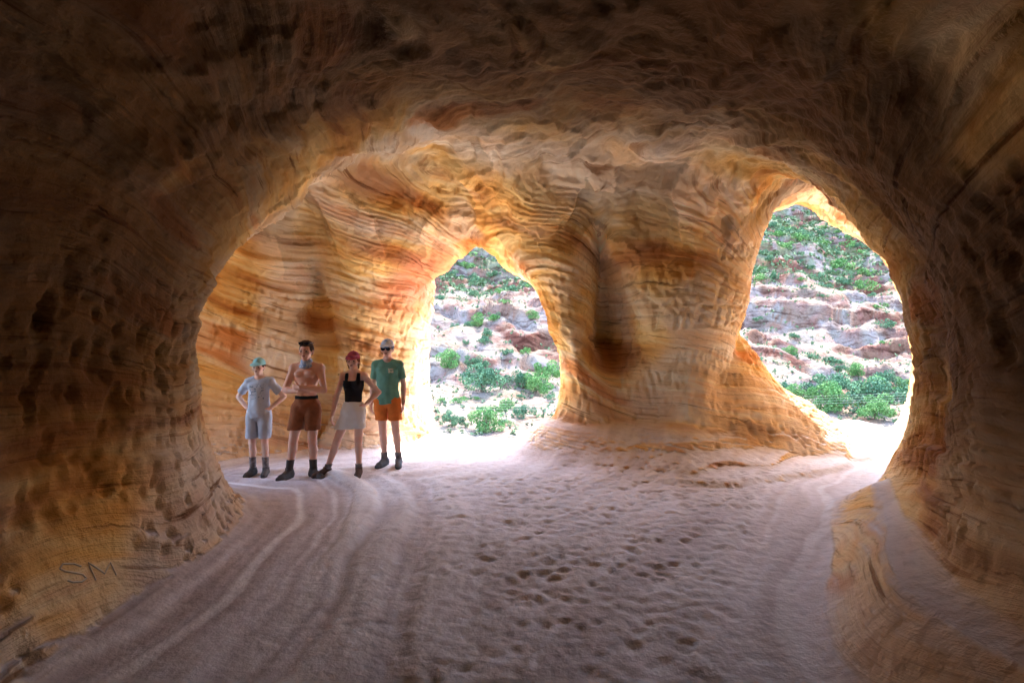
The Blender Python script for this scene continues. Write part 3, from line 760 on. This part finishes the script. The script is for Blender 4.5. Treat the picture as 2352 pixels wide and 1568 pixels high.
def tee_print(name,base,ink,box):
    t=NT(name);x,y,z=t.sep(t.tc)
    m=t.math('MULTIPLY',t.math('MULTIPLY',t.math('GREATER_THAN',x,box[0]),t.math('LESS_THAN',x,box[1])),t.math('MULTIPLY',t.math('GREATER_THAN',z,box[2]),t.math('LESS_THAN',z,box[3])))
    m=t.math('MULTIPLY',m,t.math('LESS_THAN',y,0.))
    m=t.math('MULTIPLY',m,t.rng(t.noise(t.map(t.tc,(1,1,1.8)),26,3,.6),box[4],box[4]+.03))
    c=t.mix(t.rng(t.noise(t.tc,10,3),.35,.65),base,tuple(q*.85 for q in base))
    return t.fin(t.mix(m,c,ink),.9,None,.15)
def place(x,y): return (x,y,gz(x,y)-.012)
hipL=dict(ela=(-.195,.055,.675),wra=(-.104,.0,.585),hda=(.55,-.25,-.55),hna=(.5,.4,0),hsa=(.2,-.8,.3))
hipR=dict(elb=(.195,.055,.675),wrb=(.104,.0,.585),hdb=(-.55,-.25,-.55),hnb=(-.5,.4,0),hsb=(-.2,-.8,.3))
downA=dict(ela=(-.122,.035,.650),wra=(-.128,-.005,.500),hda=(.0,-.1,-1),hna=(1,0,0),hsa=(0,-1,0))
downB=dict(elb=(.122,.035,.650),wrb=(.128,-.005,.500),hdb=(.0,-.1,-1),hnb=(-1,0,0),hsb=(0,-1,0))
std=dict(kna=(-.052,-.008,.285),knb=(.052,-.008,.285),ana=(-.055,.012,.052),anb=(.055,.012,.052),toea=(-.075,-.10,.0),toeb=(.075,-.10,.0))
tan=mat_skin("skin_tan",(.80,.49,.37));fair=mat_skin("skin_fair",(.86,.62,.52));tan2=mat_skin("skin_warm",(.82,.55,.44))
brown=mat_cloth("hair_brown",(.09,.05,.03),(.05,.03,.02),30);auburn=mat_cloth("hair_auburn",(.25,.10,.05),(.15,.06,.03),30)
SOCK=mat_cloth("wool_sock",(.36,.33,.34),(.15,.13,.13),25)
p1=dict(std);p1.update(hipL);p1.update(hipR);p1.update(skin=fair,hair=brown,cap=mat_cloth("mint_cap",(.36,.75,.80)),fat=.92,sw=.088,
  top='tee',hem=.505,topmat=tee_print("grey_tee",(.56,.64,.78),(.14,.22,.34),(-.09,.09,1.02,1.22,.55)),bottom='shorts',waist=.56,bhem=.325,botmat=mat_cloth("grey_shorts",(.52,.58,.70)),
  sock=.11,sockmat=SOCK,shoemat=DARK,boot=.07,leg=.052)
person(place(-3.36,7.55),1.54,p1,"boy in mint cap, grey tee and shorts, hands on hips",.05)
p2=dict(std);p2.update(ela=(-.142,-.040,.652),wra=(-.010,-.116,.652),hda=(1,.18,.04),hna=(0,1,0),hsa=(0,-.2,1),curla=.35,
  elb=(.142,-.040,.652),wrb=(.005,-.140,.680),hdb=(-1,.35,.02),hnb=(0,1,0),hsb=(0,-.2,1),curlb=.35,
  kna=(-.090,-.015,.285),ana=(-.128,.0,.052),toea=(-.16,-.10,0),knb=(.048,-.012,.285),anb=(.045,.02,.052),toeb=(.125,-.045,0))
p2.update(skin=tan,hair=brown,thick=1,bare=1,fat=1.04,sw=.098,bottom='shorts',waist=.595,bhem=.36,leg=.054,botmat=mat_cloth("brown_shorts",(.34,.12,.055),(.23,.085,.04)),
  belt=mat_cloth("black_belt",(.02,.02,.02)),gaiter=mat_cloth("blue_grey_gaiter",(.16,.25,.45),(.56,.63,.75),40),shades=(.052,.012),shadesmat=BLK,
  sock=.09,sockmat=mat_cloth("dark_sock",(.09,.085,.085)),shoemat=DARK,boot=.08)
person(place(-2.66,7.36),1.76,p2,"shirtless man with crossed arms in brown shorts and neck gaiter",.0)
p3=dict(std);p3.update(hipR);p3.update(ela=(-.138,.01,.655),wra=(-.165,-.02,.500),hda=(-.08,-.1,-1),hna=(1,0,0),hsa=(0,-1,0),
  kna=(-.130,-.012,.285),ana=(-.215,.0,.052),toea=(-.29,-.075,0),knb=(.045,-.012,.285),anb=(.045,.0,.052),toeb=(.06,-.11,0))
p3.update(fem=1,skin=tan2,hair=auburn,cap=mat_cloth("maroon_cap",(.48,.09,.15)),sw=.084,fat=.96,shades=(.030,-.012),shadesmat=mat_cloth("pink_lens",(.45,.12,.22),rough=.25),
  top='tank',hem=.57,topmat=mat_cloth("black_tank",(.02,.02,.024)),bottom='skirt',waist=.605,bhem=.385,botmat=mat_cloth("cream_skirt",(.90,.90,.90),(.86,.86,.84)),sock=.05,sockmat=SOCK,shoemat=mat_cloth("brown_boot",(.15,.10,.085)),boot=.075)
person(place(-2.07,7.42),1.60,p3,"woman in black tank top and cream skirt, hand on hip",.0)
p4=dict(std);p4.update(downA);p4.update(downB);p4.update(kna=(-.035,-.008,.285),ana=(-.025,.012,.052),toea=(-.06,-.10,0),knb=(.070,-.01,.285),anb=(.088,.012,.052),toeb=(.105,-.10,0),
  skin=tan2,hair=brown,cap=mat_cloth("white_blue_cap",(.78,.81,.88),(.25,.38,.65),14),fat=.95,sw=.090,shades=(.0,-.004),shadesmat=BLK,top='tee',hem=.50,
  topmat=tee_print("green_tee",(.17,.40,.31),(.6,.62,.5),(.03,.10,1.30,1.36,.50)),bottom='shorts',waist=.56,bhem=.37,leg=.052,botmat=mat_cloth("orange_shorts",(.85,.24,.05)),sock=.06,sockmat=SOCK,shoemat=GREYSH,boot=.07)
person(place(-1.73,7.90),1.74,p4,"teenager in green tee, orange shorts, cap and sunglasses",.0)
print("people",time.time()-T0)
# ---------------------------------------------------------------- light, sky, camera
sd=Vector((.25,.60,1.1)).normalized()
el=math.asin(sd.z);rot=math.atan2(sd.x,sd.y)
sun=bpy.data.lights.new("sun",'SUN');sun.energy=18.;sun.angle=math.radians(.5);sun.color=(1,.95,.87)
so=bpy.data.objects.new("sun",sun);COL.objects.link(so);so.rotation_euler=sd.to_track_quat('Z','Y').to_euler()
w=bpy.data.worlds.new("World");scene.world=w;w.use_nodes=True;nt=w.node_tree
sk=nt.nodes.new("ShaderNodeTexSky");sk.sky_type='NISHITA';sk.sun_disc=False;sk.sun_elevation=el;sk.sun_rotation=rot
bg=nt.nodes["Background"];bg.inputs[1].default_value=1.8;nt.links.new(sk.outputs[0],bg.inputs[0])
cam=bpy.data.cameras.new("camera");cam.lens=20.;cam.sensor_width=36;cam.clip_end=3000;cam.clip_start=.05
co=bpy.data.objects.new("camera",cam);COL.objects.link(co);co.location=(0,0,1.75);co.rotation_euler=(math.radians(90),0,0)
scene.camera=co
scene.view_settings.view_transform='Standard';scene.view_settings.look='None';scene.view_settings.exposure=0
print("total",time.time()-T0)
